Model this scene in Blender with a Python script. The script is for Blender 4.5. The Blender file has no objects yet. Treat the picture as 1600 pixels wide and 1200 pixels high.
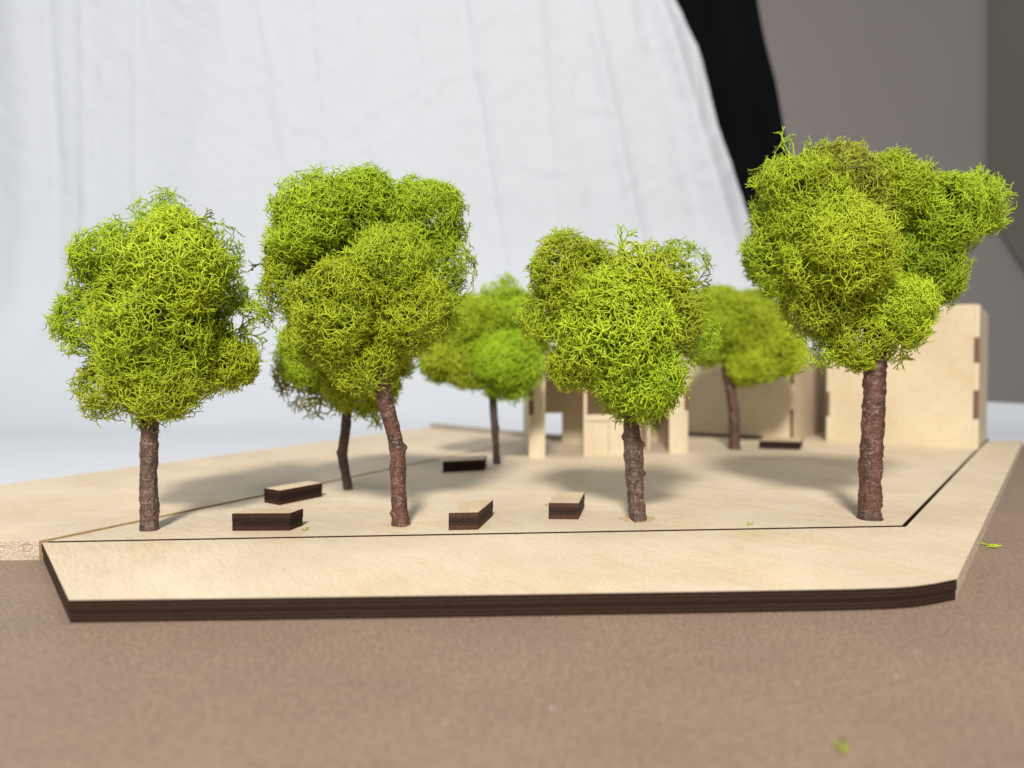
import bpy, bmesh, math, random
import numpy as np
from mathutils import Vector, noise as mn

random.seed(5)
rng = np.random.default_rng(11)
sc = bpy.context.scene
COL = sc.collection

# ------------------------------------------------------------------ camera
F = 1150.0                       # focal length in pixels of the 1600 px wide photograph
PITCH = math.atan(26.0 / F)
EYE = 0.066                      # lens height above the table (m); the model base is 6 mm thick
TOP = 0.006
cd = bpy.data.cameras.new('camera')
cam = bpy.data.objects.new('camera', cd); COL.objects.link(cam)
cam.location = (0, 0, EYE)
cam.rotation_euler = (math.pi / 2 - PITCH, 0, 0)
cd.sensor_width = 36; cd.lens = F / 1600 * 36
cd.clip_start = 0.005; cd.clip_end = 50
cd.dof.use_dof = True; cd.dof.focus_distance = 0.262; cd.dof.aperture_fstop = 8.4
sc.camera = cam

# ------------------------------------------------------------------ light
w = bpy.data.worlds.new('World'); sc.world = w; w.use_nodes = True
bg = w.node_tree.nodes['Background']
bg.inputs[0].default_value = (0.90, 0.95, 1.0, 1); bg.inputs[1].default_value = 0.30

def area(name, loc, target, size, power, color):
    l = bpy.data.lights.new(name, 'AREA'); l.shape = 'DISK'; l.size = size
    l.energy = power; l.color = color
    o = bpy.data.objects.new(name, l); COL.objects.link(o); o.location = loc
    o.rotation_euler = (Vector(target) - Vector(loc)).to_track_quat('-Z', 'Y').to_euler()
    return o
area('key_lamp', (-0.12, -0.95, 1.02), (0, 0.35, 0.03), 0.24, 41, (1.0, 0.945, 0.87))
area('overhead_lamp', (0.35, 0.25, 1.7), (0.1, 0.5, 0.0), 0.8, 6, (1.0, 0.96, 0.90))
area('backdrop_lamp', (-1.1, 0.1, 1.0), (-0.1, 1.05, 0.3), 0.5, 1.5, (0.93, 0.96, 1.0))

vs = sc.view_settings
vs.view_transform = 'Standard'; vs.look = 'None'; vs.gamma = 1; vs.use_curve_mapping = False; vs.exposure = 0.0

# ------------------------------------------------------------------ helpers
def ray(px, py):
    a = (px - 800) / F; b = -(py - 600) / F
    c, s = math.cos(PITCH), math.sin(PITCH)
    return a, c + b * s, -s + b * c
def P(px, py, z=TOP):            # a measured point of the photograph on the level z
    x, y, zz = ray(px, py); t = (z - EYE) / zz
    return (x * t, y * t)
def PD(px, py, Y):               # the same at the distance Y
    x, y, zz = ray(px, py); t = Y / y
    return Vector((x * t, Y, EYE + zz * t))

def props(o, label=None, cat=None, group=None, kind=None):
    if label: o['label'] = label
    if cat: o['category'] = cat
    if group: o['group'] = group
    if kind: o['kind'] = kind
    return o
def empty(name, loc, label, cat, group=None):
    o = bpy.data.objects.new(name, None); o.empty_display_size = 0.01
    COL.objects.link(o); o.location = loc
    return props(o, label, cat, group)
def link(name, me, mats, parent=None, smooth=False):
    for m in (mats if isinstance(mats, (list, tuple)) else [mats]): me.materials.append(m)
    if smooth: me.shade_smooth()
    o = bpy.data.objects.new(name, me); COL.objects.link(o)
    if parent:
        o.parent = parent
        o.location = (-parent.location.x, -parent.location.y, -parent.location.z)
    return o
def from_bm(name, bm, mats, parent=None, smooth=False):
    bm.normal_update()
    me = bpy.data.meshes.new(name); bm.to_mesh(me); bm.free()
    return link(name, me, mats, parent, smooth)

def prism(bm, pts, z0, z1, bevel=0.0, top=0, side=1):
    """extruded polygon: material `top` on the level faces, `side` on the cut edges"""
    ar = sum(pts[i][0] * pts[(i + 1) % len(pts)][1] - pts[(i + 1) % len(pts)][0] * pts[i][1] for i in range(len(pts)))
    if ar < 0: pts = pts[::-1]
    lo = [bm.verts.new((p[0], p[1], z0)) for p in pts]
    n = len(pts)
    fs = []
    if bevel:
        mid = [bm.verts.new((p[0], p[1], z1 - bevel)) for p in pts]
        ins = []
        for i in range(n):
            a = Vector(pts[i - 1]); b = Vector(pts[i]); c = Vector(pts[(i + 1) % n])
            d1 = (b - a).normalized(); d2 = (c - b).normalized()
            n1 = Vector((-d1.y, d1.x)); n2 = Vector((-d2.y, d2.x)); m = (n1 + n2)
            m = m / max(0.3, m.length_squared / 2)
            q = b + m * bevel
            ins.append(bm.verts.new((q.x, q.y, z1)))
        rings = [lo, mid, ins]
    else:
        rings = [lo, [bm.verts.new((p[0], p[1], z1)) for p in pts]]
    for k in range(len(rings) - 1):
        for i in range(n):
            f = bm.faces.new((rings[k][i], rings[k][(i + 1) % n], rings[k + 1][(i + 1) % n], rings[k + 1][i]))
            f.material_index = side
    f = bm.faces.new(rings[-1]); f.material_index = top
    f = bm.faces.new(lo[::-1]); f.material_index = top
    return bm

# ------------------------------------------------------------------ materials
def mat(name):
    m = bpy.data.materials.new(name); m.use_nodes = True
    nt = m.node_tree
    return m, nt, nt.nodes['Principled BSDF']
def N(nt, t, **kw):
    n = nt.nodes.new(t)
    for k, v in kw.items():
        if k.startswith('i_'): n.inputs[k[2:].replace('_', ' ')].default_value = v
        else: setattr(n, k, v)
    return n
def coords(nt, scale=(1, 1, 1), rot=(0, 0, 0), kind='Object'):
    tc = N(nt, 'ShaderNodeTexCoord'); mp = N(nt, 'ShaderNodeMapping')
    mp.inputs['Rotation'].default_value = rot; mp.inputs['Scale'].default_value = scale
    # rotate first, then stretch
    mp2 = N(nt, 'ShaderNodeMapping'); mp2.inputs['Rotation'].default_value = rot
    mp.inputs['Rotation'].default_value = (0, 0, 0)
    nt.links.new(tc.outputs[kind], mp2.inputs[0]); nt.links.new(mp2.outputs[0], mp.inputs[0])
    return mp.outputs[0]
def nz(nt, vec, scale, detail=3, rough=0.5, dist=0.0):
    n = N(nt, 'ShaderNodeTexNoise'); n.inputs['Scale'].default_value = scale
    n.inputs['Detail'].default_value = detail; n.inputs['Roughness'].default_value = rough
    n.inputs['Distortion'].default_value = dist
    nt.links.new(vec, n.inputs['Vector']); return n.outputs[0]
def ramp(nt, fac, stops):
    r = N(nt, 'ShaderNodeValToRGB'); cr = r.color_ramp
    while len(cr.elements) < len(stops): cr.elements.new(0.5)
    for e, (p, c) in zip(cr.elements, stops):
        e.position = p; e.color = (*c, 1) if len(c) == 3 else c
    nt.links.new(fac, r.inputs[0]); return r.outputs[0]
def mix(nt, a, b, fac, mode='MIX'):
    m = N(nt, 'ShaderNodeMix', data_type='RGBA', blend_type=mode)
    for s, v in ((0, fac), (6, a), (7, b)):
        if isinstance(v, (int, float)): m.inputs[s].default_value = v
        elif isinstance(v, tuple): m.inputs[s].default_value = (*v, 1)
        else: nt.links.new(v, m.inputs[s])
    return m.outputs[2]
def bump(nt, p, h, strength, dist):
    b = N(nt, 'ShaderNodeBump'); b.inputs['Strength'].default_value = strength
    b.inputs['Distance'].default_value = dist
    nt.links.new(h, b.inputs['Height']); nt.links.new(b.outputs[0], p.inputs['Normal'])

def wood(name, ang=0.0, base=(0.645, 0.563, 0.434), dark=(0.542, 0.443, 0.310), rot=None, specks=True):
    m, nt, p = mat(name)
    r = rot if rot else (0, 0, ang)
    v = coords(nt, (1, 0.07, 1), r)
    g1 = nz(nt, v, 1500, 4, 0.6, 0.3)
    v2 = coords(nt, (1, 0.22, 1), r)
    patch = ramp(nt, nz(nt, coords(nt), 9, 2), [(0.40, (0.25, 0.25, 0.25)), (0.62, (1, 1, 1))])
    g2 = nz(nt, v2, 150, 4, 0.6, 1.5)
    v3 = coords(nt)
    g3 = nz(nt, v3, 18, 3, 0.5, 0.5)
    fine = nz(nt, coords(nt, (1, 0.4, 1), r), 1500, 3, 0.65)
    c = mix(nt, base, ramp(nt, g1, [(0.30, dark), (0.56, base), (0.8, tuple(min(1, x * 1.06) for x in base))]), patch)
    stain = ramp(nt, nz(nt, coords(nt, (1, 0.5, 1), r), 38, 4, 0.6, 1.0), [(0.56, (1, 1, 1)), (0.72, (0.97, 0.87, 0.72))])
    c = mix(nt, c, stain, 0.8, 'MULTIPLY')
    c = mix(nt, c, ramp(nt, g2, [(0.35, (0.88, 0.85, 0.80)), (0.6, (1, 1, 1))]), 0.45, 'MULTIPLY')
    c = mix(nt, c, ramp(nt, g3, [(0.35, (0.90, 0.87, 0.83)), (0.65, (1.03, 1.02, 1.0))]), 0.9, 'MULTIPLY')
    c = mix(nt, c, ramp(nt, fine, [(0.32, (0.85, 0.82, 0.77)), (0.60, (1.08, 1.08, 1.08))]), 0.75, 'MULTIPLY')
    if specks:
        vo = N(nt, 'ShaderNodeTexVoronoi'); vo.inputs['Scale'].default_value = 75
        nt.links.new(v3, vo.inputs['Vector'])
        s = ramp(nt, vo.outputs['Distance'], [(0.0, (0.55, 0.42, 0.32)), (0.035, (0.8, 0.72, 0.62)), (0.06, (1, 1, 1))])
        c = mix(nt, c, s, 0.65, 'MULTIPLY')
    nt.links.new(c, p.inputs['Base Color'])
    p.inputs['Roughness'].default_value = 0.62; p.inputs['Specular IOR Level'].default_value = 0.3
    bump(nt, p, g1, 0.22, 0.0003)
    return m

def burnt(name, tint=1.0, red=1.0, per=0.00098, off=0.0, amp=0.00045):
    """laser cut, charred plywood edge with faint veneer lines"""
    m, nt, p = mat(name)
    v = coords(nt)
    sx = N(nt, 'ShaderNodeSeparateXYZ'); nt.links.new(v, sx.inputs[0])
    wob = nz(nt, v, 400, 3, 0.6)
    md = N(nt, 'ShaderNodeMath', operation='MULTIPLY_ADD'); md.inputs[1].default_value = amp
    nt.links.new(wob, md.inputs[0]); nt.links.new(sx.outputs[2], md.inputs[2])
    sc1 = N(nt, 'ShaderNodeMath', operation='MULTIPLY'); sc1.inputs[1].default_value = 2 * math.pi / per
    nt.links.new(md.outputs[0], sc1.inputs[0])
    ph = N(nt, 'ShaderNodeMath', operation='ADD'); ph.inputs[1].default_value = off; nt.links.new(sc1.outputs[0], ph.inputs[0])
    sn0 = N(nt, 'ShaderNodeMath', operation='SINE'); nt.links.new(ph.outputs[0], sn0.inputs[0])
    sn = N(nt, 'ShaderNodeMath', operation='MULTIPLY_ADD'); sn.inputs[1].default_value = 0.5; sn.inputs[2].default_value = 0.5
    nt.links.new(sn0.outputs[0], sn.inputs[0])
    a = tuple(x * tint for x in (0.014, 0.0078, 0.0058)); b = tuple(x * tint for x in (0.030 * red, 0.0150, 0.0100))
    cc = tuple(x * tint for x in (0.085 * red, 0.042, 0.030))
    c = ramp(nt, sn.outputs[0], [(0.0, a), (0.35, a if per > 0.002 else tuple((x + y) / 2 for x, y in zip(a, b))), (0.6, b), (0.88, b), (1.0, tuple(x * 1.8 for x in b) if per < 0.002 else b)])
    v2 = coords(nt, (1, 1, 6))
    dots = nz(nt, v2, 900, 3, 0.75)
    c = mix(nt, c, cc, ramp(nt, dots, [(0.56, (0, 0, 0)), (0.74, (1, 1, 1))]))
    nt.links.new(c, p.inputs['Base Color'])
    p.inputs['Roughness'].default_value = 0.6; p.inputs['Specular IOR Level'].default_value = 0.14
    bump(nt, p, dots, 0.5, 0.0003)
    return m

def raw_edge(name):
    """pale sawn plywood edge, striped veneers and splinters"""
    m, nt, p = mat(name)
    v = coords(nt, (1, 1, 10)); g = nz(nt, v, 170, 4, 0.7, 0.4)
    v2 = coords(nt, (1, 1, 1.4)); h = nz(nt, v2, 1400, 3, 0.7)
    c = ramp(nt, g, [(0.32, (0.42, 0.32, 0.23)), (0.46, (0.66, 0.56, 0.44)), (0.66, (0.72, 0.65, 0.54))])
    c = mix(nt, c, ramp(nt, h, [(0.38, (0.55, 0.46, 0.38)), (0.56, (1, 1, 1))]), 0.9, 'MULTIPLY')
    nt.links.new(c, p.inputs['Base Color']); p.inputs['Roughness'].default_value = 0.8
    bump(nt, p, h, 1.0, 0.0006)
    return m

M_pave = wood('plywood_pavement', math.radians(-35))
M_plaza = wood('plywood_plaza', math.radians(-62), base=(0.645, 0.563, 0.443))
M_side = wood('plywood_side', math.radians(70), base=(0.654, 0.563, 0.430), dark=(0.550, 0.464, 0.335))
M_wall = wood('plywood_wall', rot=(0, math.radians(90), 0), base=(0.645, 0.559, 0.408), dark=(0.611, 0.516, 0.361), specks=False)
M_wall2 = wood('plywood_wall_upright', rot=(math.radians(90), 0, 0), base=(0.671, 0.593, 0.447), dark=(0.611, 0.525, 0.378), specks=False)
M_top = wood('plywood_bench_top', math.radians(-20), base=(0.619, 0.507, 0.361), dark=(0.52, 0.39, 0.25), specks=False)
M_grey = wood('grey_strip_wood', math.radians(-50), base=(0.36, 0.33, 0.30), dark=(0.30, 0.27, 0.24), specks=False)
M_burnt = burnt('burnt_edge')
M_burnt_b = burnt('burnt_bench_edge', 1.0, 1.2, 0.0064, -math.pi / 2 - 2 * math.pi * 0.0098 / 0.0064, 0.0004)
M_burnt_e = burnt('burnt_bench_end', 1.9, 1.1, 0.0064, -math.pi / 2 - 2 * math.pi * 0.0098 / 0.0064, 0.0004)
M_joint = burnt('burnt_joint', 6.0, 0.95)
M_raw = raw_edge('raw_edge')
M_tan = wood('tan_edge', 0, base=(0.58, 0.42, 0.24), dark=(0.46, 0.31, 0.16), specks=False)

def table_mat():
    m, nt, p = mat('brown_board_table')
    v = coords(nt)
    a = nz(nt, v, 900, 5, 0.75); b = nz(nt, v, 30, 3, 0.5); d = nz(nt, v, 260, 4, 0.6)
    c = ramp(nt, a, [(0.36, (0.168, 0.120, 0.086)), (0.50, (0.238, 0.174, 0.128)), (0.64, (0.325, 0.246, 0.186))])
    c = mix(nt, c, ramp(nt, b, [(0.3, (0.94, 0.94, 0.94)), (0.7, (1.06, 1.05, 1.04))]), 1.0, 'MULTIPLY')
    c = mix(nt, c, ramp(nt, d, [(0.3, (0.93, 0.92, 0.92)), (0.7, (1.05, 1.05, 1.05))]), 1.0, 'MULTIPLY')
    vo = N(nt, 'ShaderNodeTexVoronoi'); vo.inputs['Scale'].default_value = 110
    nt.links.new(v, vo.inputs['Vector'])
    s = ramp(nt, vo.outputs['Distance'], [(0.0, (1, 1, 1)), (0.035, (1, 1, 1)), (0.06, (0, 0, 0))])
    pick = ramp(nt, nz(nt, v, 90, 1), [(0.46, (0, 0, 0)), (0.52, (1, 1, 1))])
    c = mix(nt, c, (0.48, 0.42, 0.36), mix(nt, s, pick, 1.0, 'MULTIPLY'))
    vo2 = N(nt, 'ShaderNodeTexVoronoi'); vo2.inputs['Scale'].default_value = 260
    nt.links.new(v, vo2.inputs['Vector'])
    s2 = ramp(nt, vo2.outputs['Distance'], [(0.0, (0.6, 0.56, 0.5)), (0.07, (0.75, 0.7, 0.68)), (0.12, (1, 1, 1))])
    c = mix(nt, c, s2, 0.6, 'MULTIPLY')
    nt.links.new(c, p.inputs['Base Color'])
    p.inputs['Roughness'].default_value = 0.55; p.inputs['Specular IOR Level'].default_value = 0.35
    bump(nt, p, a, 0.5, 0.0004)
    return m

def plain(name, col, rough=0.8, var=0.06, scale=8, bscale=900, bs=0.15, spec=0.25):
    m, nt, p = mat(name)
    v = coords(nt); a = nz(nt, v, scale, 3)
    c = ramp(nt, a, [(0.3, tuple(x * (1 - var) for x in col)), (0.7, tuple(min(1, x * (1 + var)) for x in col))])
    nt.links.new(c, p.inputs['Base Color']); p.inputs['Roughness'].default_value = rough
    p.inputs['Specular IOR Level'].default_value = spec
    bump(nt, p, nz(nt, v, bscale, 2), bs, 0.0005)
    return m
M_table = table_mat()
M_cloth = plain('white_cotton', (0.55, 0.58, 0.63), 0.85, 0.015, 5, 160, 0.25)
M_black = plain('black_cloth', (0.004, 0.004, 0.005), 0.9, 0.2, 6, spec=0.05)
M_greywall = plain('grey_wall_paint', (0.32, 0.288, 0.276), 0.9, 0.05, 1.2, 200, 0.1)
M_greydark = plain('dark_grey_shade', (0.175, 0.163, 0.142), 0.9, 0.06, 4)  # shadow tone of the wall, given to the added sheet
M_glue = plain('dried_glue', (0.50, 0.34, 0.17), 0.25, 0.15, 300, spec=0.5)

def moss_mat():
    m, nt, p = mat('preserved_moss')
    at = N(nt, 'ShaderNodeAttribute', attribute_name='tint')
    v = coords(nt)
    a = nz(nt, v, 260, 2)
    c = mix(nt, at.outputs['Color'], ramp(nt, a, [(0.3, (0.78, 0.80, 0.7)), (0.7, (1.15, 1.12, 1.1))]), 1.0, 'MULTIPLY')
    nt.links.new(c, p.inputs['Base Color']); p.inputs['Roughness'].default_value = 0.5
    p.inputs['Specular IOR Level'].default_value = 0.35
    tr = N(nt, 'ShaderNodeBsdfTranslucent'); nt.links.new(c, tr.inputs[0])
    ms = N(nt, 'ShaderNodeMixShader'); ms.inputs[0].default_value = 0.10
    nt.links.new(p.outputs[0], ms.inputs[1]); nt.links.new(tr.outputs[0], ms.inputs[2])
    nt.links.new(ms.outputs[0], nt.nodes['Material Output'].inputs[0])
    return m
M_moss = moss_mat()

def bark_mat(name, c0, c1, c2):
    m, nt, p = mat(name)
    v = coords(nt)
    vz = coords(nt, (1, 1, 0.35)); vr = coords(nt, (0.5, 0.5, 1.5))
    a = nz(nt, vz, 700, 5, 0.7, 0.6); b = nz(nt, v, 110, 4, 0.6, 0.8); r = nz(nt, vr, 420, 4, 0.7, 1.0)
    c = ramp(nt, b, [(0.34, c0), (0.52, c1), (0.68, c1)])
    c = mix(nt, c, c2, ramp(nt, r, [(0.55, (0, 0, 0)), (0.72, (1, 1, 1))]))
    c = mix(nt, c, ramp(nt, a, [(0.32, (0.35, 0.32, 0.30)), (0.55, (1.05, 1.03, 1.0))]), 0.9, 'MULTIPLY')
    nt.links.new(c, p.inputs['Base Color'])
    p.inputs['Roughness'].default_value = 0.42; p.inputs['Specular IOR Level'].default_value = 0.5
    sp = nz(nt, coords(nt, (0.8, 0.8, 1.1)), 1500, 3, 0.7)
    area_ = ramp(nt, nz(nt, v, 200, 3, 0.6), [(0.40, (0.15, 0.15, 0.15)), (0.55, (1, 1, 1))])
    c = mix(nt, c, tuple(x * 1.35 for x in c2), mix(nt, ramp(nt, sp, [(0.56, (0, 0, 0)), (0.66, (1, 1, 1))]), area_, 1.0, 'MULTIPLY'))
    nt.links.new(c, p.inputs['Base Color'])
    ad = N(nt, 'ShaderNodeMath', operation='ADD'); nt.links.new(a, ad.inputs[0]); nt.links.new(r, ad.inputs[1])
    bump(nt, p, ad.outputs[0], 0.9, 0.0006)
    return m
M_bark_red = bark_mat('bark_red_brown', (0.040, 0.018, 0.014), (0.105, 0.038, 0.024), (0.25, 0.185, 0.155))
M_bark_grey = bark_mat('bark_grey_brown', (0.045, 0.026, 0.020), (0.105, 0.058, 0.042), (0.25, 0.19, 0.155))
M_bark_dark = bark_mat('bark_dark', (0.022, 0.014, 0.011), (0.065, 0.036, 0.026), (0.15, 0.105, 0.08))

# ------------------------------------------------------------------ setting
bm = bmesh.new(); prism(bm, [(-1.3, -0.7), (1.3, -0.7), (1.3, 1.10), (-1.3, 1.10)], -0.022, 0.0, 0.001, 0, 0)
props(from_bm('table_top', bm, [M_table]), kind='structure')
bm = bmesh.new()
prism(bm, [(-2.6, 2.1), (3.2, 2.1), (3.2, 2.16), (-2.6, 2.16)], -0.9, 2.4, 0, 0, 0)
props(from_bm('wall_back', bm, [M_greywall]), kind='structure')

def lerp_table(tab, t):
    if t <= tab[0][0]: return tab[0][1]
    for (a, va), (b, vb) in zip(tab, tab[1:]):
        if t <= b: return va + (vb - va) * (t - a) / (b - a)
    return tab[-1][1]

# white cloth: lies on the table behind the model, sweeps up and hangs
HY = 1.03
def cloth_edge(py):     # right edge of the hanging part, measured
    return lerp_table([(-300, 985), (-80, 1030), (0, 1062), (80, 1098), (200, 1125), (270, 1150), (320, 1165), (440, 1205), (560, 1250), (640, 1300)], py)
folds = [  # (x px at top, y0) -> (x px, y1), width m, height m (towards the lens)
    (735, 0, 800, 420, 0.0045, 0.0042), (722, 0, 785, 420, 0.012, -0.0035), (60, 0, 100, 420, 0.012, -0.008), (20, 0, 50, 400, 0.03, 0.010),
    (118, 0, 140, 440, 0.007, 0.004), (478, 0, 500, 260, 0.006, -0.003), (925, 0, 990, 330, 0.010, 0.007),
    (1010, 0, 1090, 330, 0.014, -0.008), (880, 0, 930, 330, 0.02, -0.005), (1040, 0, 1130, 330, 0.010, 0.008),
    (330, 0, 300, 420, 0.03, 0.005), (600, 0, 640, 420, 0.03, -0.004), (200, 0, 215, 300, 0.006, 0.0025), (395, -50, 440, 200, 0.008, 0.003),
    (850, 100, 880, 500, 0.008, 0.003), (560, 0, 590, 330, 0.006, 0.002)]
FL = []
for (x0, y0, x1, y1, wd, hh) in folds:
    a = PD(x0, y0, HY); b = PD(x1, y1, HY); FL.append((a.x, a.z, b.x, b.z, wd, hh))
def cloth_disp(x, z):
    d = 0
    for (ax, az, bx, bz, wd, hh) in FL:
        t = (az - z) / (az - bz); xc = ax + (bx - ax) * t
        e = (x - xc) / wd
        if abs(e) < 4:
            env = 1.0 if t < 1 else math.exp(-((t - 1) * 3) ** 2)
            d += hh * math.exp(-e * e) * env * (0.8 + 0.4 * mn.noise(Vector((xc * 3, z * 9, wd * 900))))
    d += 0.006 * mn.noise(Vector((x * 5 + z * 1.5, z * 1.6, 0.3))) + 0.0022 * mn.noise(Vector((x * 19, z * 8, 4)))
    q = Vector((x * 7 + 3, z * 5, 11)); e1 = mn.noise(q) + 0.4 * mn.noise(q * 2.7)
    d += 0.0018 * math.exp(-(e1 / 0.05) ** 2)
    q2 = Vector((x * 5 - z * 9, z * 7, 31)); e2 = mn.noise(q2)
    d += 0.0013 * math.exp(-((e2 - 0.1) / 0.04) ** 2)
    d += 0.0014 * mn.noise(Vector((x * 40 + z * 30, z * 40, 9)))
    return d
path = []
R_ = 0.30
for i in range(26): path.append((0.42 + (HY - R_ - 0.42) * i / 25, 0.0, 'flat'))
for i in range(1, 41):
    a = math.pi / 2 * i / 40
    path.append((HY - R_ + R_ * math.sin(a), R_ - R_ * math.cos(a), 'arc'))
for i in range(1, 130): path.append((HY + 0.04 * i / 129, R_ + 0.65 * i / 129, 'up'))
NXc = 420
vv = []; ff = []
for (y, z, k) in path:
    if z > 0.001:
        py = 574 - (z - EYE) / HY * F
        xr = PD(cloth_edge(py), 574, HY).x
        if z < 0.03: xr = xr + (1.0 - xr) * (1 - z / 0.03)
    else: xr = 1.0
    for i in range(NXc + 1):
        s = i / NXc; x = -1.15 + s * (xr + 1.15)
        wgt = min(1, z / 0.16)
        d = cloth_disp(x, z) * wgt
        hz = 0
        if wgt < 1:
            hz = (1 - wgt) * (0.0012 + 0.004 * max(0, mn.noise(Vector((x * 6, y * 9, 7))) + 0.2 * mn.noise(Vector((x * 22, y * 30, 2)))) * max(0.0, min(1, (y - 0.5) / 0.3)))
        # the front hem is tucked under the model base
        yy = y
        if k == 'flat' and y < 0.62: yy = 0.62 + (y - 0.62) * (1.0 if x < 0.25 else max(0.05, 1 - (x - 0.25) * 6))
        if k == 'flat' and x < -0.25 and y < 0.8: yy = yy - (0.8 - y) / 0.38 * min(0.14, (-0.25 - x) * 0.8)
        edge = (1 - s) * (xr + 1.15)
        curl = -0.012 * math.exp(-(edge / 0.02) ** 2) * wgt
        vv.append((x, yy - d - curl, z + hz))
W = NXc + 1
for j in range(len(path) - 1):
    for i in range(NXc):
        ff.append((j * W + i, j * W + i + 1, (j + 1) * W + i + 1, (j + 1) * W + i))
me = bpy.data.meshes.new('backdrop_cloth'); me.from_pydata(vv, [], ff)
o = link('backdrop_cloth', me, M_cloth, smooth=True)
props(o, 'creased white cloth hanging behind the model and sweeping onto the table', 'cloth')
sm = o.modifiers.new('thickness', 'SOLIDIFY'); sm.thickness = 0.0006; sm.offset = 0

def hanging(name, Y, left, right, z0, z1, m, label, cat, amp, freq):
    vv = []; ff = []; nx, nzz = 90, 60
    for j in range(nzz + 1):
        z = z0 + (z1 - z0) * j / nzz
        py = 574 - (z - EYE) / Y * F
        a = PD(left(py), 574, Y).x; b = PD(right(py), 574, Y).x
        for i in range(nx + 1):
            s = i / nx; x = a + (b - a) * s
            vv.append((x, Y + amp * math.sin(s * freq + 0.6 * math.sin(z * 3)) + 0.006 * mn.noise(Vector((x * 9, z * 3, Y))), z))
    for j in range(nzz):
        for i in range(nx):
            a = j * (nx + 1) + i; ff.append((a, a + 1, a + nx + 2, a + nx + 1))
    me = bpy.data.meshes.new(name); me.from_pydata(vv, [], ff)
    o = link(name, me, m, smooth=True); props(o, label, cat)
    s = o.modifiers.new('thickness', 'SOLIDIFY'); s.thickness = 0.002
    return o
hanging('black_curtain', 1.16, lambda p: 960, lambda p: lerp_table([(-400, 1165), (0, 1183), (60, 1195), (130, 1214), (210, 1228), (400, 1262), (640, 1292)], p),
        -0.02, 1.1, M_black, 'black cloth hanging behind the right edge of the white cloth', 'curtain', 0.012, 14)
hanging('shade_sheet', 2.085, lambda p: lerp_table([(-500, 1537), (300, 1541), (345, 1550), (400, 1585), (450, 1620)], p), lambda p: 1900,
        0.20, 1.6, M_greydark, 'dark grey-brown sheet added for the soft shadow-like area on the grey wall at the far right', 'curtain', 0.002, 9)  # added sheet; its dark colour stands for the soft shadow on the wall

# ------------------------------------------------------------------ model base
A = P(65, 848); B = P(107, 938); G1 = P(1415, 823); G2 = P(1528, 704)
R1 = P(1495, 905); R2 = P(1598, 690)
dR = Vector((R2[0] - R1[0], R2[1] - R1[1])).normalized()
front = [P(400, 934.5), P(800, 929), P(1100, 924.5), P(1330, 920.5), P(1395, 918.5), P(1430, 916), P(1462, 911.5), P(1482, 907.5)]
R3 = (R2[0] + dR.x * 0.012, R2[1] + dR.y * 0.012)
uB = Vector((G2[0] - G1[0], G2[1] - G1[1])).normalized()
G3 = (G2[0] + uB.x * 0.075, G2[1] + uB.y * 0.075); G4 = (G2[0] + uB.x * 0.12, G2[1] + uB.y * 0.12)
base = empty('model_base', (*P(800, 900), 0), 'pale plywood model base with dark burnt front edge and inset plaza, on the brown table', 'model base')
outline = [A, B] + front + [R1]
# charred edge on the front and left, raw sawn edge on the right
def board(bm, pts, z0, z1, bev, raw_from=None):
    prism(bm, pts, z0, z1, bev, 0, 1)
    bm.normal_update()
    if raw_from:
        for f in bm.faces:
            if abs(f.normal.z) < 0.9:
                c = f.calc_center_median()
                if Vector((c.x - R1[0], c.y - R1[1])).cross(Vector((dR.x, dR.y))) > -0.0015 and c.y > R1[1] - 0.0002: f.material_index = 2
    return bm
pave = outline + [R3, G3, G2, G1]
bm = board(bmesh.new(), pave, 0.00305, TOP, 0.00012, True)
from_bm('pavement_plate', bm, [M_pave, M_burnt, M_raw], base)
low = [A, B] + front + [R1, R3, (G3[0] + 0.004, G3[1]), G4, (0.20, 0.80), (0.05, 0.62)]
def inset(p, c=(0.05, 0.4), k=0.9985): return (c[0] + (p[0] - c[0]) * k, c[1] + (p[1] - c[1]) * k)
bm = board(bmesh.new(), [inset(p) for p in low], 0.0, 0.003, 0.0, True)
from_bm('lower_layer', bm, [M_pave, M_burnt, M_raw], base)
# plaza plate with a hairline joint that opens to the right
e = 0.0005
S2 = P(832, 687.5)
plz = [(A[0] + 0.002, A[1] + 0.0006), (G1[0] - 0.0010, G1[1] + 0.0006), (G2[0] - 0.0011, G2[1] + 0.0005), (G4[0] - 0.0014, G4[1]), (0.20, 0.79), (S2[0] + 0.04, S2[1] + 0.08), S2]
bm = prism(bmesh.new(), plz, 0.00305, TOP + 0.00035, 0.0001, 0, 1)
bm.normal_update()
for f in bm.faces:
    if f.material_index == 1 and f.normal.x < -0.6: f.material_index = 2
from_bm('plaza_plate', bm, [M_plaza, M_burnt, M_tan], base)

# left board with a torn edge
bm = bmesh.new()
SB0 = (A[0] - 0.0011, A[1] + 0.0002)
KE = P(672, 668)
left = [SB0]
for i in range(1, 40):
    x = SB0[0] - 0.156 * i / 39
    left.append((x, SB0[1] - 0.002 * i / 39 + 0.0007 * mn.noise(Vector((x * 700, 3, 0)))))
sd = [*left, KE, (S2[0] + 0.03, S2[1] - 0.02 + 0.02), (S2[0] - 0.0008, S2[1])]
prism(bm, sd, 0.0, TOP + 0.00065, 0.00015, 0, 1)
bm.normal_update()
for f in bm.faces:
    if f.material_index == 1 and f.normal.x > 0.6: f.material_index = 2
side = from_bm('side_board', bm, [M_side, M_raw, M_tan])
props(side, 'wide pale plywood board at the left with a torn unburnt near edge', 'board')
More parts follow.
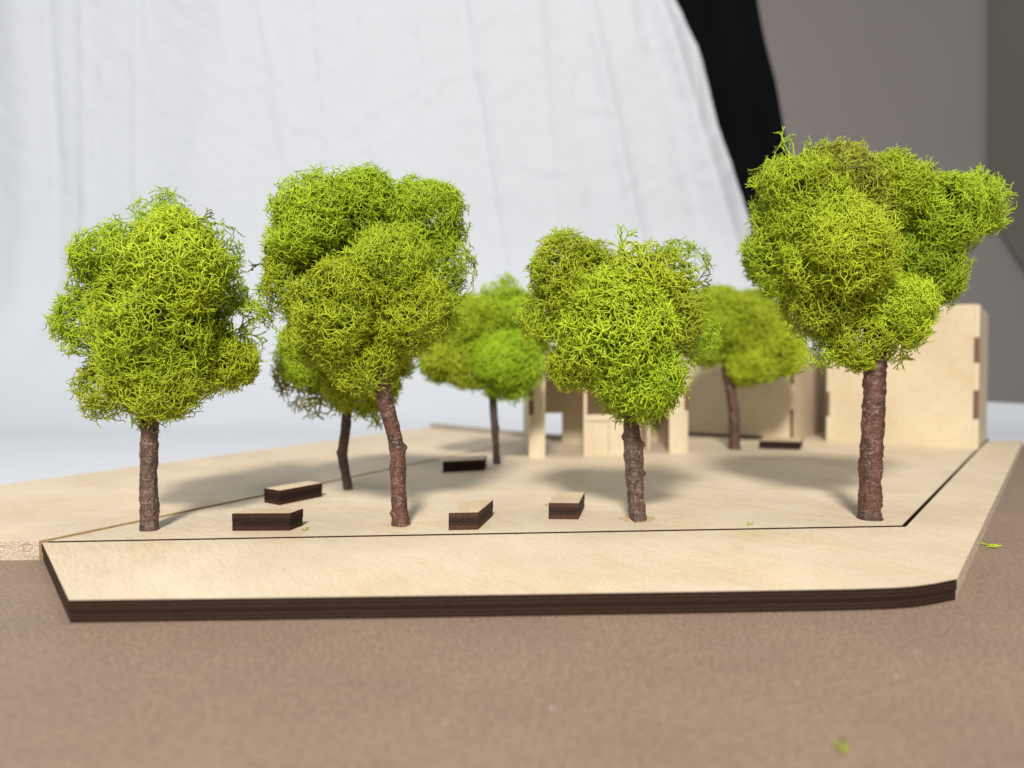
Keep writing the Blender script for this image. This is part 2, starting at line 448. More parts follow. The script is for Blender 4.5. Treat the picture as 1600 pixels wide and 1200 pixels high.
# kerb strip at its far end
a = Vector(P(672, 669)); b = Vector(P(872, 689)); d = (b - a).normalized(); n = Vector((-d.y, d.x)) * 0.006
if n.y < 0: n = -n
bm = prism(bmesh.new(), [tuple(a), tuple(b), tuple(b + n), tuple(a + n)], TOP + 0.0010, TOP + 0.0046, 0.0002, 0, 0)
props(from_bm('edging_strip', bm, [M_grey]), 'long thin grey strip lying along the far end of the left board', 'strip')

# ------------------------------------------------------------------ benches
PZ = TOP + 0.0004
def bench(p0, p1, p2, label, hgt=0.0064, mtop=M_top, end=False):
    me_ = M_burnt_e if end else M_burnt_b
    """p0-p1 near lower edge, p1-p2 side lower edge (pixels)"""
    a, b, c = (Vector(P(*q, PZ)) for q in (p0, p1, p2))
    d = a + (c - b)
    ctr = (a + c) / 2
    t = empty('block_bench', (ctr.x, ctr.y, PZ), label, 'bench', 'small two layer benches on the plaza')
    pts = [a, b, c, d]
    def sh(k, o=(0, 0)): return [((p.x - ctr.x) * k + ctr.x + o[0], (p.y - ctr.y) * k + ctr.y + o[1]) for p in pts]
    h = hgt / 2
    from_bm('lower_slab', prism(bmesh.new(), sh(1.0), PZ, PZ + h - 0.00008, 0.0001, 1, 1), [mtop, me_], t)
    from_bm('seat_slab', prism(bmesh.new(), sh(1.01, (0.0001, -0.0001)), PZ + h, PZ + hgt, 0.00012, 0, 1), [mtop, me_], t)
    return t
bench((363, 829.5), (453, 829), (473, 821), 'wide dark-edged bench nearest the left tree, at the front left')
bench((413, 785), (437, 789.5), (503, 776), 'slanting bench behind the front left one, beside the thin bent trunk')
bench((692, 738.5), (757, 735), (760, 728), 'far bench seen edge-on left of the thin straight trunk')
bench((701, 828.5), (747, 827.5), (770, 806), 'front middle bench right of the leaning red-brown trunk, its end to the lens', end=True)
bench((857, 811), (904, 811.5), (913, 793), 'bench just left of the gnarled central trunk, its end to the lens', end=True)
bench((1186, 701), (1250, 703), (1254, 696), 'farthest bench at the right, by the big box walls', 0.0058)

# ------------------------------------------------------------------ buildings
def wallbox(bm, a, b, th, z0, z1, top=0, side=0, n=None):
    """upright panel from a to b (xy), thickness th towards the back"""
    a = Vector(a); b = Vector(b); d = (b - a).normalized()
    if n is None: n = Vector((-d.y, d.x))
    q = n * th
    prism(bm, [tuple(a), tuple(b), tuple(b + q), tuple(a + q)], z0, z1, 0.0, top, side)
def panel_obj(name, parent, a, b, th, z0, z1, mats=None, holes=None):
    bm = bmesh.new(); wallbox(bm, a, b, th, z0, z1)
    return from_bm(name, bm, mats or [M_wall, M_wall], parent)

TH = 0.003
# tall box at the right
bl = Vector(P(1291, 690.5)); br = Vector(P(1528, 703.5))
dv = (br - bl).normalized(); du = Vector((-dv.y, dv.x)); Wd = (br - bl).length; Dp = 0.128
z0 = PZ; z1 = PZ + 0.1055
tb = empty('building_box', (bl.x, bl.y, PZ), 'tall blank pale plywood box behind the rightmost tree', 'model building')
panel_obj('front_wall', tb, bl, br - dv * 0.0028, TH, z0, z1)
panel_obj('back_wall', tb, bl + du * (Dp - TH), br - dv * TH + du * (Dp - TH), TH, z0, z1)
def side_panel(name, parent, a, length, th, z0, z1, m=None):   # runs back along du, thickness along -dv
    bm = bmesh.new()
    prism(bm, [tuple(a), tuple(a + du * length), tuple(a + du * length - dv * th), tuple(a - dv * th)], z0, z1, 0, 0, 0)
    return from_bm(name, bm, [m or M_wall2], parent)
side_panel('side_wall', tb, br, Dp, 0.0027, z0, z1 - 0.0006, M_wall2)
side_panel('side_wall', tb, bl + dv * TH + du * TH, Dp - 2 * TH, TH, z0, z1, M_wall2)
bm = bmesh.new()
q0 = bl + dv * TH + du * TH; q1 = br - dv * 0.003 + du * TH; q2 = br - dv * 0.003 + du * (Dp - TH); q3 = bl + dv * TH + du * (Dp - TH)
prism(bm, [tuple(q) for q in (q0, q1, q2, q3)], z1 - 0.006, z1 - 0.003, 0, 0, 0)
from_bm('roof', bm, [M_wall], tb)
def tab(parent, p, wd, z0, z1, m=None, out=0.0003):
    """burnt finger of a joint showing in a wall face"""
    bm = bmesh.new()
    prism(bm, [tuple(p - du * out), tuple(p + dv * wd - du * out), tuple(p + dv * wd + du * 0.002), tuple(p + du * 0.002)], z0, z1, 0, 0, 0)
    return from_bm('joint_tab', bm, [m or M_joint], parent)
def zpx(py, p): return EYE - (py - 574) / F * p.y
for (ya, yb) in ((567, 527), (655, 610)):
    tab(tb, br - dv * 0.0033, 0.0034, zpx(ya, br), zpx(yb, br))
tab(tb, bl - dv * 0.0003, 0.0026, zpx(650, bl), zpx(612, bl))

# lower building behind, left of the box
c2 = Vector(P(1241, 690)); L2 = 0.15; H2 = 0.072
lb = empty('building_box', (c2.x, c2.y, PZ), 'lower plain plywood building in shade between the open-fronted building and the tall box', 'model building')
panel_obj('front_wall', lb, c2 - dv * L2, c2 - dv * TH, TH, PZ + 0.0025, PZ + H2)
side_panel('side_wall', lb, c2, 0.165, 0.0028, PZ, PZ + H2, M_wall2)
side_panel('side_wall', lb, c2 - dv * (L2 - TH) + du * TH, 0.10, TH, PZ, PZ + H2, M_wall2)
panel_obj('back_wall', lb, c2 - dv * L2 + du * 0.122, c2 - dv * TH + du * 0.122, TH, PZ, PZ + H2)
bm = bmesh.new(); a = c2 - dv * (L2 - TH) + du * TH
prism(bm, [tuple(a), tuple(c2 - dv * 0.003 + du * TH), tuple(c2 - dv * 0.003 + du * 0.12), tuple(a + du * 0.117)], PZ + H2 - 0.006, PZ + H2 - 0.003, 0, 0, 0)
from_bm('roof', bm, [M_wall], lb)
bm = bmesh.new(); a = c2 - dv * L2 + du * 0.0004     # dark strip put in as the shadow of the slot under the wall
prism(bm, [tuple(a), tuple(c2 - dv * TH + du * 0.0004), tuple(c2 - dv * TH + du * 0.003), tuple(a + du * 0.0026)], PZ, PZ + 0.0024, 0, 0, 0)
from_bm('shadow_slot', bm, [M_burnt], lb)
for (ya, yb) in ((690, 640), (600, 548)): tab(lb, c2 - dv * 0.0034, 0.0030, zpx(ya, c2) + 0.0001, zpx(yb, c2), M_joint)
# low dark back kerb between the two
a = Vector(P(1251, 691)); b = Vector(P(1292, 693.5)); dd = (b - a).normalized(); nn = Vector((-dd.y, dd.x))

# open fronted building in the middle
fl = Vector(P(827, 717.5)); fr = Vector(P(1075, 708.5))
cv = (fr - fl).normalized(); cu = Vector((-0.03, 1.0)).normalized(); H3 = 0.071; D3 = 0.085
WW = (fr - fl).length
def cpx(px):       # distance along the front line for a pixel column
    r = ray(px, 700); k = r[0] / r[1]
    return (fl.x - k * fl.y) / (k * cv.y - cv.x)
cb = empty('open_front_building', (fl.x, fl.y, PZ), 'small pale open-fronted plywood building behind the central tree', 'model building')
def cpart(name, s0, s1, t0, t1, z0, z1, m=None):
    p = [fl + cv * s0 + cu * t0, fl + cv * s1 + cu * t0, fl + cv * s1 + cu * t1, fl + cv * s0 + cu * t1]
    return from_bm(name, prism(bmesh.new(), [tuple(q) for q in p], z0, z1, 0, 0, 0), [m or M_wall2], cb)
zt = PZ + H3
s_a, s_b, s_c, s_d = cpx(852), cpx(912), cpx(1046), WW
cpart('front_post', 0.003, s_a, 0, 0.003, PZ, zt)
cpart('side_wall', 0.0, 0.0029, 0.0005, D3, PZ, zt)
cpart('front_post', s_c, s_d - 0.003, 0, 0.003, PZ, zt)
cpart('side_wall', s_d - 0.0029, s_d, 0.0005, D3, PZ, zt)
cpart('roof', 0.0, s_d, 0.0, D3 + 0.003, zt + 0.0001, zt + 0.003, M_wall)
# middle infill: frame, sill rail, panels below, open above
zr0, zr1 = zpx(660, fl + cu * 0), zpx(650, fl)
s_m = cpx(952); s_e = cpx(1000)
cpart('frame', s_b, s_b + 0.0022, 0.0, 0.003, PZ, zt)
cpart('rail', s_b + 0.0023, s_e, 0.0, 0.003, zr0, zr1)
cpart('infill_panel', s_b + 0.0023, s_m - 0.0006, 0.0008, 0.0028, PZ, zr0 - 0.0002)
cpart('mullion', s_m - 0.0004, s_m + 0.0012, 0.0, 0.003, PZ, zr0 - 0.0001)
cpart('infill_panel', s_m + 0.0014, s_e - 0.002, 0.0008, 0.0028, PZ, zr0 - 0.0002)
cpart('frame', s_e - 0.0019, s_e, 0.0, 0.003, PZ, zr0 - 0.0001)
cpart('lintel', s_a + 0.0001, s_c - 0.0001, 0.0, 0.003, zt - 0.010, zt - 0.0001)
# back wall with a doorway at its left
back = fl + cu * D3
def bpx(px):
    r = ray(px, 700); k = r[0] / r[1]
    return (back.x - k * back.y) / (k * cv.y - cv.x)
sd1 = bpx(878)
cpart('back_wall', sd1, s_d - 0.003, D3 - 0.003, D3 - 0.0001, PZ, zt)
zb = zpx(646, back)
cpart('back_wall', 0.003, sd1 - 0.0001, D3 - 0.003, D3 - 0.0001, zb, zt)
cpart('partition', s_e - 0.0019 + 0.014, s_e + 0.015, 0.03, D3 - 0.0031, PZ, zt, M_wall)
def ctab(s0, s1, z0, z1):
    p = [fl + cv * s0 - cu * 0.0003, fl + cv * s1 - cu * 0.0003, fl + cv * s1 + cu * 0.002, fl + cv * s0 + cu * 0.002]
    from_bm('joint_tab', prism(bmesh.new(), [tuple(q) for q in p], z0, z1, 0, 0, 0), [M_joint], cb)
ctab(s_d - 0.0029, s_d + 0.0004, zpx(640, fr), zpx(605, fr))
ctab(-0.0004, 0.0028, zpx(648, fl), zpx(612, fl))

# ------------------------------------------------------------------ trees
def nrm(a): return a / np.maximum(np.linalg.norm(a, axis=1, keepdims=True), 1e-9)
def tubes(segs):
    """segs: list of (p0 (n,3), p1, r0 (n,), r1, col (n,3)) -> one mesh of 4-sided tapered strands"""
    p0 = np.concatenate([s[0] for s in segs]); p1 = np.concatenate([s[1] for s in segs])
    r0 = np.concatenate([s[2] for s in segs]); r1 = np.concatenate([s[3] for s in segs])
    col = np.concatenate([s[4] for s in segs]); n = len(p0)
    d = nrm(p1 - p0); p1 = p1 + d * (r1 * 0.5)[:, None]; p0 = p0 - d * (r0 * 0.5)[:, None]
    ref = np.where(np.abs(d[:, 2:3]) < 0.9, np.array([[0, 0, 1.0]]), np.array([[1.0, 0, 0]]))
    u = nrm(np.cross(d, ref)); v = np.cross(d, u)
    V = np.empty((n, 8, 3), np.float32)
    for k in range(4):
        a = math.pi / 2 * k; o = math.cos(a) * u + math.sin(a) * v
        V[:, k] = p0 + o * r0[:, None]; V[:, k + 4] = p1 + o * r1[:, None]
    quads = np.array([[0, 1, 5, 4], [1, 2, 6, 5], [2, 3, 7, 6], [3, 0, 4, 7], [4, 5, 6, 7]])
    Fc = (np.arange(n)[:, None, None] * 8 + quads[None]).reshape(-1)
    me = bpy.data.meshes.new('crown')
    me.vertices.add(n * 8); me.vertices.foreach_set('co', V.reshape(-1))
    me.loops.add(len(Fc)); me.loops.foreach_set('vertex_index', Fc.astype(np.int32))
    nf = len(Fc) // 4
    me.polygons.add(nf); me.polygons.foreach_set('loop_start', (np.arange(nf) * 4).astype(np.int32))
    me.update(calc_edges=True)
    at = me.attributes.new('tint', 'FLOAT_COLOR', 'POINT')
    c4 = np.ones((n, 8, 4), np.float32); c4[:, :, :3] = col[:, None, :]
    at.data.foreach_set('color', c4.reshape(-1))
    me.shade_smooth()
    return me

def lump(dirs, seed):
    """low frequency radius change per direction"""
    r = np.random.default_rng(seed); out = np.ones(len(dirs))
    for k in range(8):
        ax = r.normal(size=3); ax /= np.linalg.norm(ax); f = 2 + 1.3 * k
        out += 0.085 * np.sin(f * dirs @ ax + r.uniform(0, 6.28)) / (1 + 0.15 * k)
    return out

def grow_blob(c, R, seg, rad, spacing, col, seed, squash=1.0, curl=0.5, fork=0.5):
    """forked strands grow out of the lump's core to depths of their own, then spread along its surface"""
    r = np.random.default_rng(seed)
    tips = 4 * math.pi * R * R / (spacing * spacing)
    n0 = int(max(22, tips * 0.12))
    d = nrm(r.normal(size=(n0, 3))); sq = np.array([1, squash, 1])
    pos = d * R * 0.3 * r.uniform(0.3, 1, (n0, 1)); rr = np.full(n0, rad * 1.3)
    tgt = np.where(r.uniform(size=n0) < 0.55, r.uniform(0.93, 1.03, n0), r.uniform(0.52, 0.80, n0))
    out = []; age = np.zeros(n0)
    for step in range(70):
        n = len(pos)
        if n == 0: break
        rad_d = nrm(pos + 1e-6); dist = np.linalg.norm(pos, axis=1)
        lim = R * lump(rad_d, seed) * tgt
        near = np.clip((dist / lim - 0.80) / 0.20, 0, 1)[:, None]
        dr = (d * rad_d).sum(1, keepdims=True)
        d = d - near * 0.85 * np.maximum(dr, -0.2) * rad_d
        d = nrm(nrm(d) + curl * r.normal(size=(n, 3)) * 0.78 + rad_d * 0.5 * (1 - near))
        L = seg * r.uniform(0.45, 1.15, n)
        p1 = pos + d * L[:, None]
        r1 = np.maximum(rr * r.uniform(0.88, 1.0, n), rad * 0.66)
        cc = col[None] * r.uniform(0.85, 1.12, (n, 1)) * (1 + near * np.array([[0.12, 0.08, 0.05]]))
        out.append((c + pos * sq, c + p1 * sq, rr.copy(), r1.copy(), cc))
        age = age + near[:, 0]
        dist1 = np.linalg.norm(p1, axis=1)
        alive = (dist1 < lim * 1.12) & (r.uniform(size=n) > 0.22 * (age > 1.5))
        tipi = np.where(~alive)[0]
        if len(tipi):                    # a tip ends in two short prongs that turn outwards
            for s_ in (-1, 1):
                ax = nrm(np.cross(d[tipi], r.normal(size=(len(tipi), 3))))
                dd = nrm(d[tipi] * 0.7 + s_ * ax * 0.6 + rad_d[tipi] * 0.45)
                q = p1[tipi] + dd * (seg * r.uniform(0.35, 0.85, len(tipi)))[:, None]
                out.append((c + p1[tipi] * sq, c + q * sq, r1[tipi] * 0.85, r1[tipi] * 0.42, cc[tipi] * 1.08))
        idx = np.where(alive)[0]
        forks = idx[r.uniform(size=len(idx)) < fork]
        rnd = r.normal(size=(len(forks), 3)); nf_ = near[forks]
        # near the surface forks open in the plane of the surface, giving the netted look
        ax = nrm(np.cross(d[forks], rad_d[forks] * nf_ * 1.6 + rnd * (1 - 0.6 * nf_)))
        dA = nrm(d[forks] + ax * 0.55); dB = nrm(d[forks] - ax * 0.75)
        d[forks] = dA
        pos = np.concatenate([p1[idx], p1[forks]]); d = np.concatenate([d[idx], dB]); rr = np.concatenate([r1[idx], r1[forks] * 0.94])
        tgt = np.concatenate([tgt[idx], tgt[forks] * r.uniform(0.95, 1.03, len(forks))]); tgt = np.minimum(tgt, 1.05)
        age = np.concatenate([age[idx], age[forks]])
        cap = int(tips * 0.34)
        if len(pos) > cap:
            k = r.permutation(len(pos))[:cap]; pos = pos[k]; d = d[k]; rr = rr[k]; tgt = tgt[k]; age = age[k]
    return out

LIME = np.array([0.345, 0.49, 0.020]); OLIVE = np.array([0.35, 0.44, 0.018]); GREEN = np.array([0.32, 0.49, 0.018])
YEL = np.array([0.41, 0.53, 0.026]); DARK = np.array([0.12, 0.13, 0.02]); DRY = np.array([0.34, 0.35, 0.04])

def crown(tree, Y, blobs, seed, seg=0.0018, rad=0.00026, spacing=0.0025, sprigs=()):
    balls = []
    for i, b in enumerate(blobs):
        px, py, r, dy, col = b[:5]; kw = dict(b[5]) if len(b) > 5 else {}
        yy = Y + dy * 0.001
        c = np.array(PD(px, py, yy))
        Rm = r * 1.04 * yy / F
        if r < 47: balls.append((c, Rm, col, kw)); continue
        rb = np.random.default_rng(seed * 977 + i)
        balls.append((c, Rm * 0.95, col, kw))
        for q in range(4):                 # smaller clumps growing out of the big one
            v_ = rb.normal(size=3); v_[1] = -abs(v_[1]) if q < 4 else v_[1]; v_ /= np.linalg.norm(v_)
            k_ = rb.uniform(0.30, 0.46)
            balls.append((c + v_ * Rm * (1.03 - k_), Rm * k_, col * rb.uniform(0.90, 1.10) * np.array([rb.uniform(0.92, 1.06), 1, 1]), dict(kw)))
    segs = []
    for i, (c, R, col, kw) in enumerate(balls):
        s = kw.pop('s', 1.0); th = kw.pop('t', 1.0); sp = kw.pop('sp', 1.0)
        g = grow_blob(c, R, seg * s, rad * th, spacing * sp, col, seed * 100 + i, **kw)
        for (a, b, r0, r1, cc) in g:
            keep = np.ones(len(a), bool)
            for j, (c2_, R2_, _, kw2) in enumerate(balls):
                if j != i:
                    keep &= np.linalg.norm(a - c2_, axis=1) > R2_ * 0.42
            if keep.any(): segs.append((a[keep], b[keep], r0[keep], r1[keep], cc[keep]))
    r = np.random.default_rng(seed)
    for (px, py, dy, dx, dz, L, col) in sprigs:      # stray sprigs standing out of the outline
        c = np.array(PD(px, py, Y + dy * 0.001)); pos = c[None]; d = nrm(np.array([[dx, 0.1, dz]])); rr = np.array([rad * 1.3])
        st = L / 5
        for k in range(5):
            m = len(pos)
            d = nrm(d + 0.3 * r.normal(size=(m, 3))); p1 = pos + d * (st * r.uniform(0.7, 1.2, m))[:, None]
            segs.append((pos, p1, rr, rr * 0.88, np.tile(col, (m, 1))))
            ax = nrm(np.cross(d, r.normal(size=(m, 3))))
            pos = np.concatenate([p1, p1]); d = np.concatenate([nrm(d + ax * 0.5), nrm(d - ax * 0.6)]); rr = np.concatenate([rr * 0.88] * 2)
    me = tubes(segs)
    o = link('crown', me, M_moss, tree)
    return o

def trunk(tree, Y, pts, m, seed, knots=(), buried=0.004):
    """pts: (px, py, width px) from base to top"""
    ctrl = [(PD(px, py, Y + 0.0), w_ * Y / F / 2 * 0.95) for (px, py, w_) in pts]
    base_z = PZ
    nA, ns = 40, 150
    vv = []; ff = []
    def at(t):
        f = t * (len(ctrl) - 1); i = min(int(f), len(ctrl) - 2); u = f - i
        p = [ctrl[max(0, i - 1)], ctrl[i], ctrl[i + 1], ctrl[min(len(ctrl) - 1, i + 2)]]
        def cr(a, b, c, d): return 0.5 * ((2 * b) + (-a + c) * u + (2 * a - 5 * b + 4 * c - d) * u * u + (-a + 3 * b - 3 * c + d) * u ** 3)
        return cr(*[q[0] for q in p]), ctrl[i][1] + (ctrl[i + 1][1] - ctrl[i][1]) * u
    zb = ctrl[0][0].z
    for j in range(ns + 1):
        t = j / ns; c, r = at(t)
        ringn = 1 + 0.03 * mn.noise(Vector((seed, c.z * 380, 0))) + 0.015 * mn.noise(Vector((seed, c.z * 1100, 5)))
        if c.z - zb < 0.003: ringn *= 1 + 0.12 * (1 - (c.z - zb) / 0.003)
        for i in range(nA):
            a = 2 * math.pi * i / nA; dx, dy = math.cos(a), math.sin(a)
            k = ringn + 0.15 * mn.noise(Vector((dx * 1.3 + seed, dy * 1.3, c.z * 170))) + 0.10 * mn.noise(Vector((dx * 3 + seed, dy * 3, c.z * 520))) + 0.11 * max(0.0, mn.noise(Vector((dx * 5, dy * 5 + seed, c.z * 420))) - 0.25) + 0.06 * mn.noise(Vector((dx * 9 + seed, dy * 9, c.z * 1500)))
            for (kz, ka, kh, kw_) in knots:
                da = math.atan2(math.sin(a - ka), math.cos(a - ka))
                k += kh * math.exp(-((c.z - zb - kz) / kw_) ** 2 - (da / 0.55) ** 2)
            vv.append((c.x + dx * r * k, c.y + dy * r * k, max(c.z, base_z) if j else base_z + 0.0001))
    for j in range(ns):
        for i in range(nA):
            a = j * nA + i; b = j * nA + (i + 1) % nA
            ff.append((a, b, b + nA, a + nA))
    ff.append(tuple(range(nA))[::-1]); ff.append(tuple(range(ns * nA, ns * nA + nA)))
    me = bpy.data.meshes.new('trunk'); me.from_pydata(vv, [], ff)
    return link('trunk', me, m, tree, smooth=True)

GRP = 'moss model trees on the plywood base'
def tree(px, py, label):
    x, y = P(px, py, PZ)
    return empty('moss_tree', (x, y, PZ), label, 'model tree', GRP), y

# 1 far left
t, Y = tree(234, 829, 'leftmost moss tree, airy lime crown on a straight rough grey-brown trunk')
Y += 0.002
trunk(t, Y, [(234, 829, 28), (234, 800, 27), (232, 760, 27), (233, 710, 26), (234, 665, 26), (238, 600, 22), (240, 520, 14)], M_bark_grey, 1,
      knots=[(0.012, 3.3, 0.25, 0.0012), (0.030, 3.0, 0.12, 0.002)])
crown(t, Y, [(262, 352, 42, 14, GREEN), (182, 402, 62, 0, LIME), (265, 425, 72, -4, YEL * 0.85 + LIME * 0.15, dict(s=1.35, t=1.25)), (328, 395, 45, 16, GREEN * 0.9),
             (145, 503, 50, 2, LIME), (168, 455, 46, 4, LIME * 0.95), (235, 510, 82, -4, LIME * 0.5 + OLIVE * 0.5, dict(s=1.2, t=1.1)), (370, 522, 46, 18, GREEN * 0.5 + OLIVE * 0.5, dict(sp=1.35)),
             (175, 605, 48, 6, OLIVE * 0.9, dict(sp=1.2)), (255, 590, 70, 0, OLIVE * 0.5 + YEL * 0.4), (320, 560, 62, 12, OLIVE), (340, 452, 40, 16, GREEN * 0.6 + OLIVE * 0.4),
             (228, 645, 26, 0, LIME)], 1, sprigs=[(300, 345, 10, 1, 0.3, 0.009, DARK), (245, 640, 0, 0.1, -1, 0.010, DARK * 0.6), (360, 570, 18, 1, -0.6, 0.012, LIME), (380, 480, 18, 1, 0.5, 0.012, GREEN)])
# 2 leaning
t, Y = tree(626, 822, 'second front tree from the left, big dense crown on a leaning red-brown trunk')
Y += 0.002
trunk(t, Y, [(626, 822, 27), (624, 795, 25), (622, 750, 25), (621, 705, 25), (612, 665, 25), (600, 620, 26), (590, 560, 22), (575, 500, 14)], M_bark_red, 2,
      knots=[(0.030, 0.0, 0.42, 0.0014), (0.005, 3.0, 0.22, 0.0016), (0.003, 0.4, 0.14, 0.0015)])
crown(t, Y, [(497, 345, 72, 2, LIME, dict(s=1.1)), (570, 345, 62, 8, GREEN * 0.4 + LIME * 0.6), (662, 345, 58, 10, LIME), (685, 420, 44, 10, LIME * 0.6 + OLIVE * 0.3),
             (612, 408, 60, -5, OLIVE * 0.6 + LIME * 0.4), (468, 450, 55, 2, OLIVE * 0.95, dict(sp=1.1)), (540, 475, 82, -6, OLIVE, dict(s=1.1, t=1.1)), (638, 488, 54, -2, OLIVE * 0.8 + YEL * 0.2),
             (574, 560, 54, 0, OLIVE), (490, 520, 44, 6, LIME * 0.4 + OLIVE * 0.5), (688, 490, 34, 8, LIME)],
      2, seg=0.0016, rad=0.00023, spacing=0.0022, sprigs=[(430, 420, 0, -1, 0.9, 0.013, DARK * 0.7), (425, 440, 0, -1, 0.4, 0.011, DARK), (425, 465, 4, -1, 0.1, 0.009, LIME), (560, 580, 0, 0.4, -1, 0.008, OLIVE)])
# 3 centre
t, Y = tree(996, 815, 'central moss tree, coarse open twiggy crown on a gnarled dark trunk set in glue')
Y += 0.002
trunk(t, Y, [(997, 815, 28), (995, 790, 27), (992, 750, 28), (990, 710, 30), (987, 670, 27), (985, 620, 22), (980, 560, 13)], M_bark_grey, 3,
      knots=[(0.006, 0.2, 0.16, 0.001), (0.019, 0.1, 0.28, 0.001), (0.030, 0.0, 0.38, 0.0012), (0.033, 3.1, 0.22, 0.0015), (0.026, 3.2, 0.14, 0.001), (0.012, -1.4, 0.2, 0.001)])
crown(t, Y, [(882, 432, 54, -2, OLIVE * 0.95), (925, 470, 52, -4, OLIVE * 0.9), (858, 485, 50, 4, OLIVE * 0.6 + LIME * 0.4), (930, 425, 42, 0, OLIVE * 0.9), (978, 455, 62, -6, OLIVE * 0.7 + YEL * 0.3, dict(s=1.6, t=1.45, sp=1.15)),
             (1056, 425, 42, 12, LIME * 0.85, dict(sp=1.2)), (960, 520, 74, -10, YEL * 0.5 + LIME * 0.5, dict(s=1.45, t=1.3)), (1040, 500, 54, 0, OLIVE * 0.8, dict(s=1.4, t=1.2)),
             (990, 592, 68, -4, LIME, dict(s=1.25, t=1.1)), (1088, 532, 30, 22, GREEN), (915, 560, 50, 4, OLIVE * 0.8 + LIME * 0.2), (1035, 450, 50, 4, OLIVE * 0.85, dict(s=1.6, t=1.4, sp=1.3)),
             (945, 480, 50, 2, OLIVE)], 3,
      sprigs=[(965, 395, 0, 0, 1, 0.013, LIME), (1000, 400, 0, 0.3, 1, 0.010, OLIVE), (1080, 440, 4, 1, 0.3, 0.010, DARK), (1080, 470, 4, 1, 0.1, 0.009, OLIVE), (885, 385, 8, 0, 1, 0.009, OLIVE), (1065, 565, 0, 1, -0.3, 0.007, LIME)])
gl = bmesh.new(); gx, gy = P(996, 813, PZ)
for j, (rr_, zz) in enumerate(((0.0066, 0.00005), (0.0055, 0.0005), (0.0040, 0.0009), (0.0028, 0.0017))):
    for i in range(28):
        a = 2 * math.pi * i / 28; q = rr_ * (1 + 0.12 * math.sin(3 * a + j) + 0.06 * math.sin(7 * a))
        gl.verts.new((gx + 0.0002 + q * math.cos(a), gy + 0.002 + 0.9 * q * math.sin(a), PZ + zz))
gl.verts.ensure_lookup_table()
for j in range(3):
    for i in range(28):
        gl.faces.new([gl.verts[k] for k in (j * 28 + i, j * 28 + (i + 1) % 28, (j + 1) * 28 + (i + 1) % 28, (j + 1) * 28 + i)])
gl.faces.new([gl.verts[k] for k in range(84, 112)])
from_bm('glue_blob', gl, [M_glue], t, True)
# 4 right
t, Y = tree(1359, 812, 'rightmost moss tree, the largest, wide crown reaching right on a thick red trunk')
Y += 0.002
trunk(t, Y, [(1359, 812, 36), (1359, 780, 34), (1361, 735, 35), (1363, 690, 34), (1365, 640, 34), (1367, 590, 33), (1368, 550, 32), (1360, 490, 22), (1350, 430, 14)], M_bark_red, 4,
      knots=[(0.012, 0.3, 0.07, 0.0008), (0.024, 2.6, 0.07, 0.0008), (0.036, 0.5, 0.10, 0.0008), (0.045, 3.0, 0.08, 0.001), (0.047, -1.5, 0.16, 0.0014)])
crown(t, Y, [(1245, 310, 66, 0, LIME * 0.5 + OLIVE * 0.5, dict(s=1.1)), (1240, 252, 36, 2, LIME, dict(sp=1.5, s=1.2)), (1318, 300, 66, 2, DRY * 0.5 + OLIVE * 0.4, dict(s=1.2, t=1.1)), (1400, 300, 56, 8, OLIVE * 0.7 + LIME * 0.3),
             (1475, 338, 60, 4, LIME), (1530, 316, 43, 4, LIME * 0.8 + YEL * 0.2, dict(sp=0.85)), (1222, 395, 58, 4, LIME * 0.6 + YEL * 0.4), (1320, 400, 84, -8, YEL * 0.5 + OLIVE * 0.5, dict(s=1.25, t=1.15)),
             (1440, 410, 64, 10, LIME * 0.8), (1396, 482, 54, -1, YEL * 0.7 + LIME * 0.4, dict(s=1.1)), (1288, 476, 57, 2, OLIVE * 0.7 + YEL * 0.3), (1338, 532, 42, 0, OLIVE), (1298, 552, 24, 0, LIME, dict(sp=1.4)), (1405, 545, 26, 0, OLIVE)], 4,
      seg=0.0017, rad=0.00024, spacing=0.0023, sprigs=[(1225, 235, 0, -0.3, 1, 0.010, LIME), (1300, 245, 0, 0, 1, 0.009, LIME), (1310, 275, -14, 0.3, 1, 0.014, DARK), (1345, 285, -12, 0.3, 1, 0.014, DARK), (1275, 565, 0, -1, -0.3, 0.009, OLIVE), (1525, 285, 6, 0.2, 1, 0.008, LIME), (1185, 295, 0, -1, 0.5, 0.006, LIME), (1405, 555, 0, 0.7, -1, 0.007, YEL)])
# 5 back left
t, Y = tree(543, 765, 'back tree half hidden behind the leaning one, on a thin dark crooked trunk')
Y += 0.001
trunk(t, Y, [(544, 765, 15), (540, 740, 15), (535, 712, 16), (538, 685, 16), (541, 655, 16), (545, 620, 14), (548, 580, 9)], M_bark_dark, 5, knots=[(0.018, 3.1, 0.3, 0.0015)])
crown(t, Y, [(490, 560, 50, 0, LIME), (560, 596, 52, 0, OLIVE), (600, 540, 55, 0, OLIVE), (525, 520, 62, 4, LIME * 0.5 + OLIVE * 0.5), (462, 590, 26, -4, DRY * 0.6, dict(sp=1.5)), (500, 620, 28, 0, DRY * 0.7, dict(sp=1.5)), (585, 640, 22, 0, OLIVE, dict(sp=1.3))], 5,
      seg=0.0021, rad=0.00030, spacing=0.0021, sprigs=[(450, 580, 0, -1, 0.3, 0.010, DRY), (470, 620, 0, -0.8, -0.5, 0.010, DRY)])
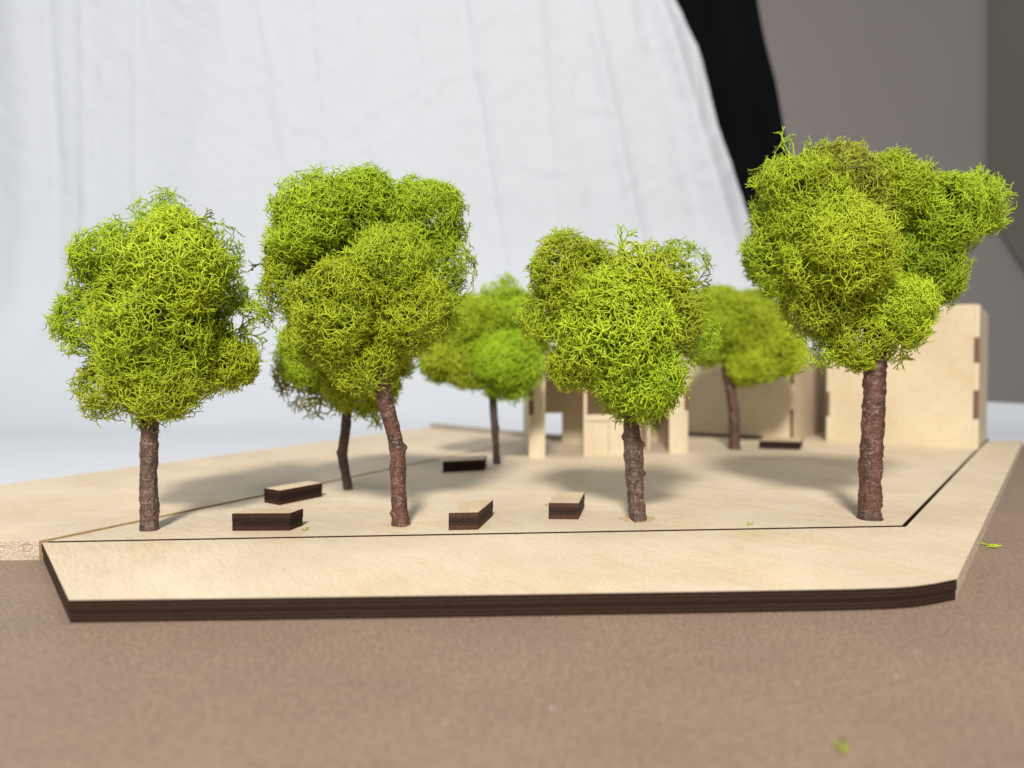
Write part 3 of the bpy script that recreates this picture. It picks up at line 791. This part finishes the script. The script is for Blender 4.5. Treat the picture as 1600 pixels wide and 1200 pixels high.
# 6 back middle
t, Y = tree(775, 725, 'bright green back tree on a thin straight trunk, left of the open building')
Y += 0.001
trunk(t, Y, [(776, 725, 12), (775, 700, 11), (773, 665, 12), (770, 620, 13), (768, 580, 9)], M_bark_dark, 6, knots=[(0.022, 0, 0.3, 0.002)])
crown(t, Y, [(785, 462, 31, 4, GREEN * 0.7 + LIME * 0.3), (800, 505, 42, 4, GREEN * 0.6 + LIME * 0.4), (740, 515, 50, 0, LIME * 0.6 + OLIVE * 0.4), (695, 552, 34, 0, OLIVE), (793, 570, 50, -8, GREEN * 1.05), (835, 515, 34, 8, LIME), (740, 565, 38, 0, OLIVE * 0.9 + LIME * 0.1)], 6,
      seg=0.0024, rad=0.00034, spacing=0.0021)
# 7 back right
t, Y = tree(1147, 702, 'yellowish olive back tree on a red-brown trunk before the low building')
Y += 0.001
trunk(t, Y, [(1148, 702, 18), (1147, 675, 17), (1146, 640, 17), (1142, 610, 17), (1135, 575, 15), (1138, 530, 9)], M_bark_red, 7)
crown(t, Y, [(1168, 505, 54, 0, OLIVE * 0.8 + YEL * 0.2), (1122, 500, 42, -4, LIME * 0.6 + OLIVE * 0.4), (1208, 535, 46, 2, YEL * 0.9 + OLIVE * 0.2), (1175, 565, 36, -4, YEL * 0.7 + OLIVE * 0.4), (1103, 535, 30, -4, LIME * 0.5 + OLIVE * 0.4)], 7,
      seg=0.0026, rad=0.00038, spacing=0.0024)

# ------------------------------------------------------------------ crumbs
def crumb(px, py, z, L, n, col, label, seed, group=None):
    r = np.random.default_rng(seed); x, y = P(px, py, z)
    segs = []
    for k in range(n):
        c = np.array([[x + r.normal() * L * 0.3, y + r.normal() * L * 0.3, z + 0.0003]]); a = r.uniform(0, 6.28)
        for q in range(3):
            a += r.normal() * 0.7
            p1 = c + np.array([[math.cos(a) * L / 3, math.sin(a) * L / 3, 0.0002 * r.uniform(-0.5, 1.6)]]); p1[:, 2] = np.maximum(p1[:, 2], z + 0.0002)
            rr_ = np.array([0.00022]); segs.append((c, p1, rr_, rr_ * 0.9, col[None])); c = p1
    me = tubes(segs); me.name = 'moss_crumb'
    o = link('moss_crumb', me, M_moss); props(o, label, 'crumb', group)
crumb(1550, 854, 0.0, 0.0045, 9, YEL, 'tiny green moss crumb on the brown table beside the right board edge', 1)
crumb(1322, 1172, 0.0, 0.0022, 4, OLIVE * 0.8, 'out of focus moss crumb on the brown table at the very front right', 2)
crumb(476, 828, PZ, 0.0014, 4, DRY * 1.1, 'dry moss crumb beside the front left bench', 3)
crumb(1172, 820, PZ, 0.0018, 3, LIME, 'thin green moss crumb at the plaza edge between the central and rightmost trees', 4)
crumb(855, 862 - 72, PZ, 0.0006, 1, DARK, 'dark speck of a crumb left of the bench by the central trunk', 5)
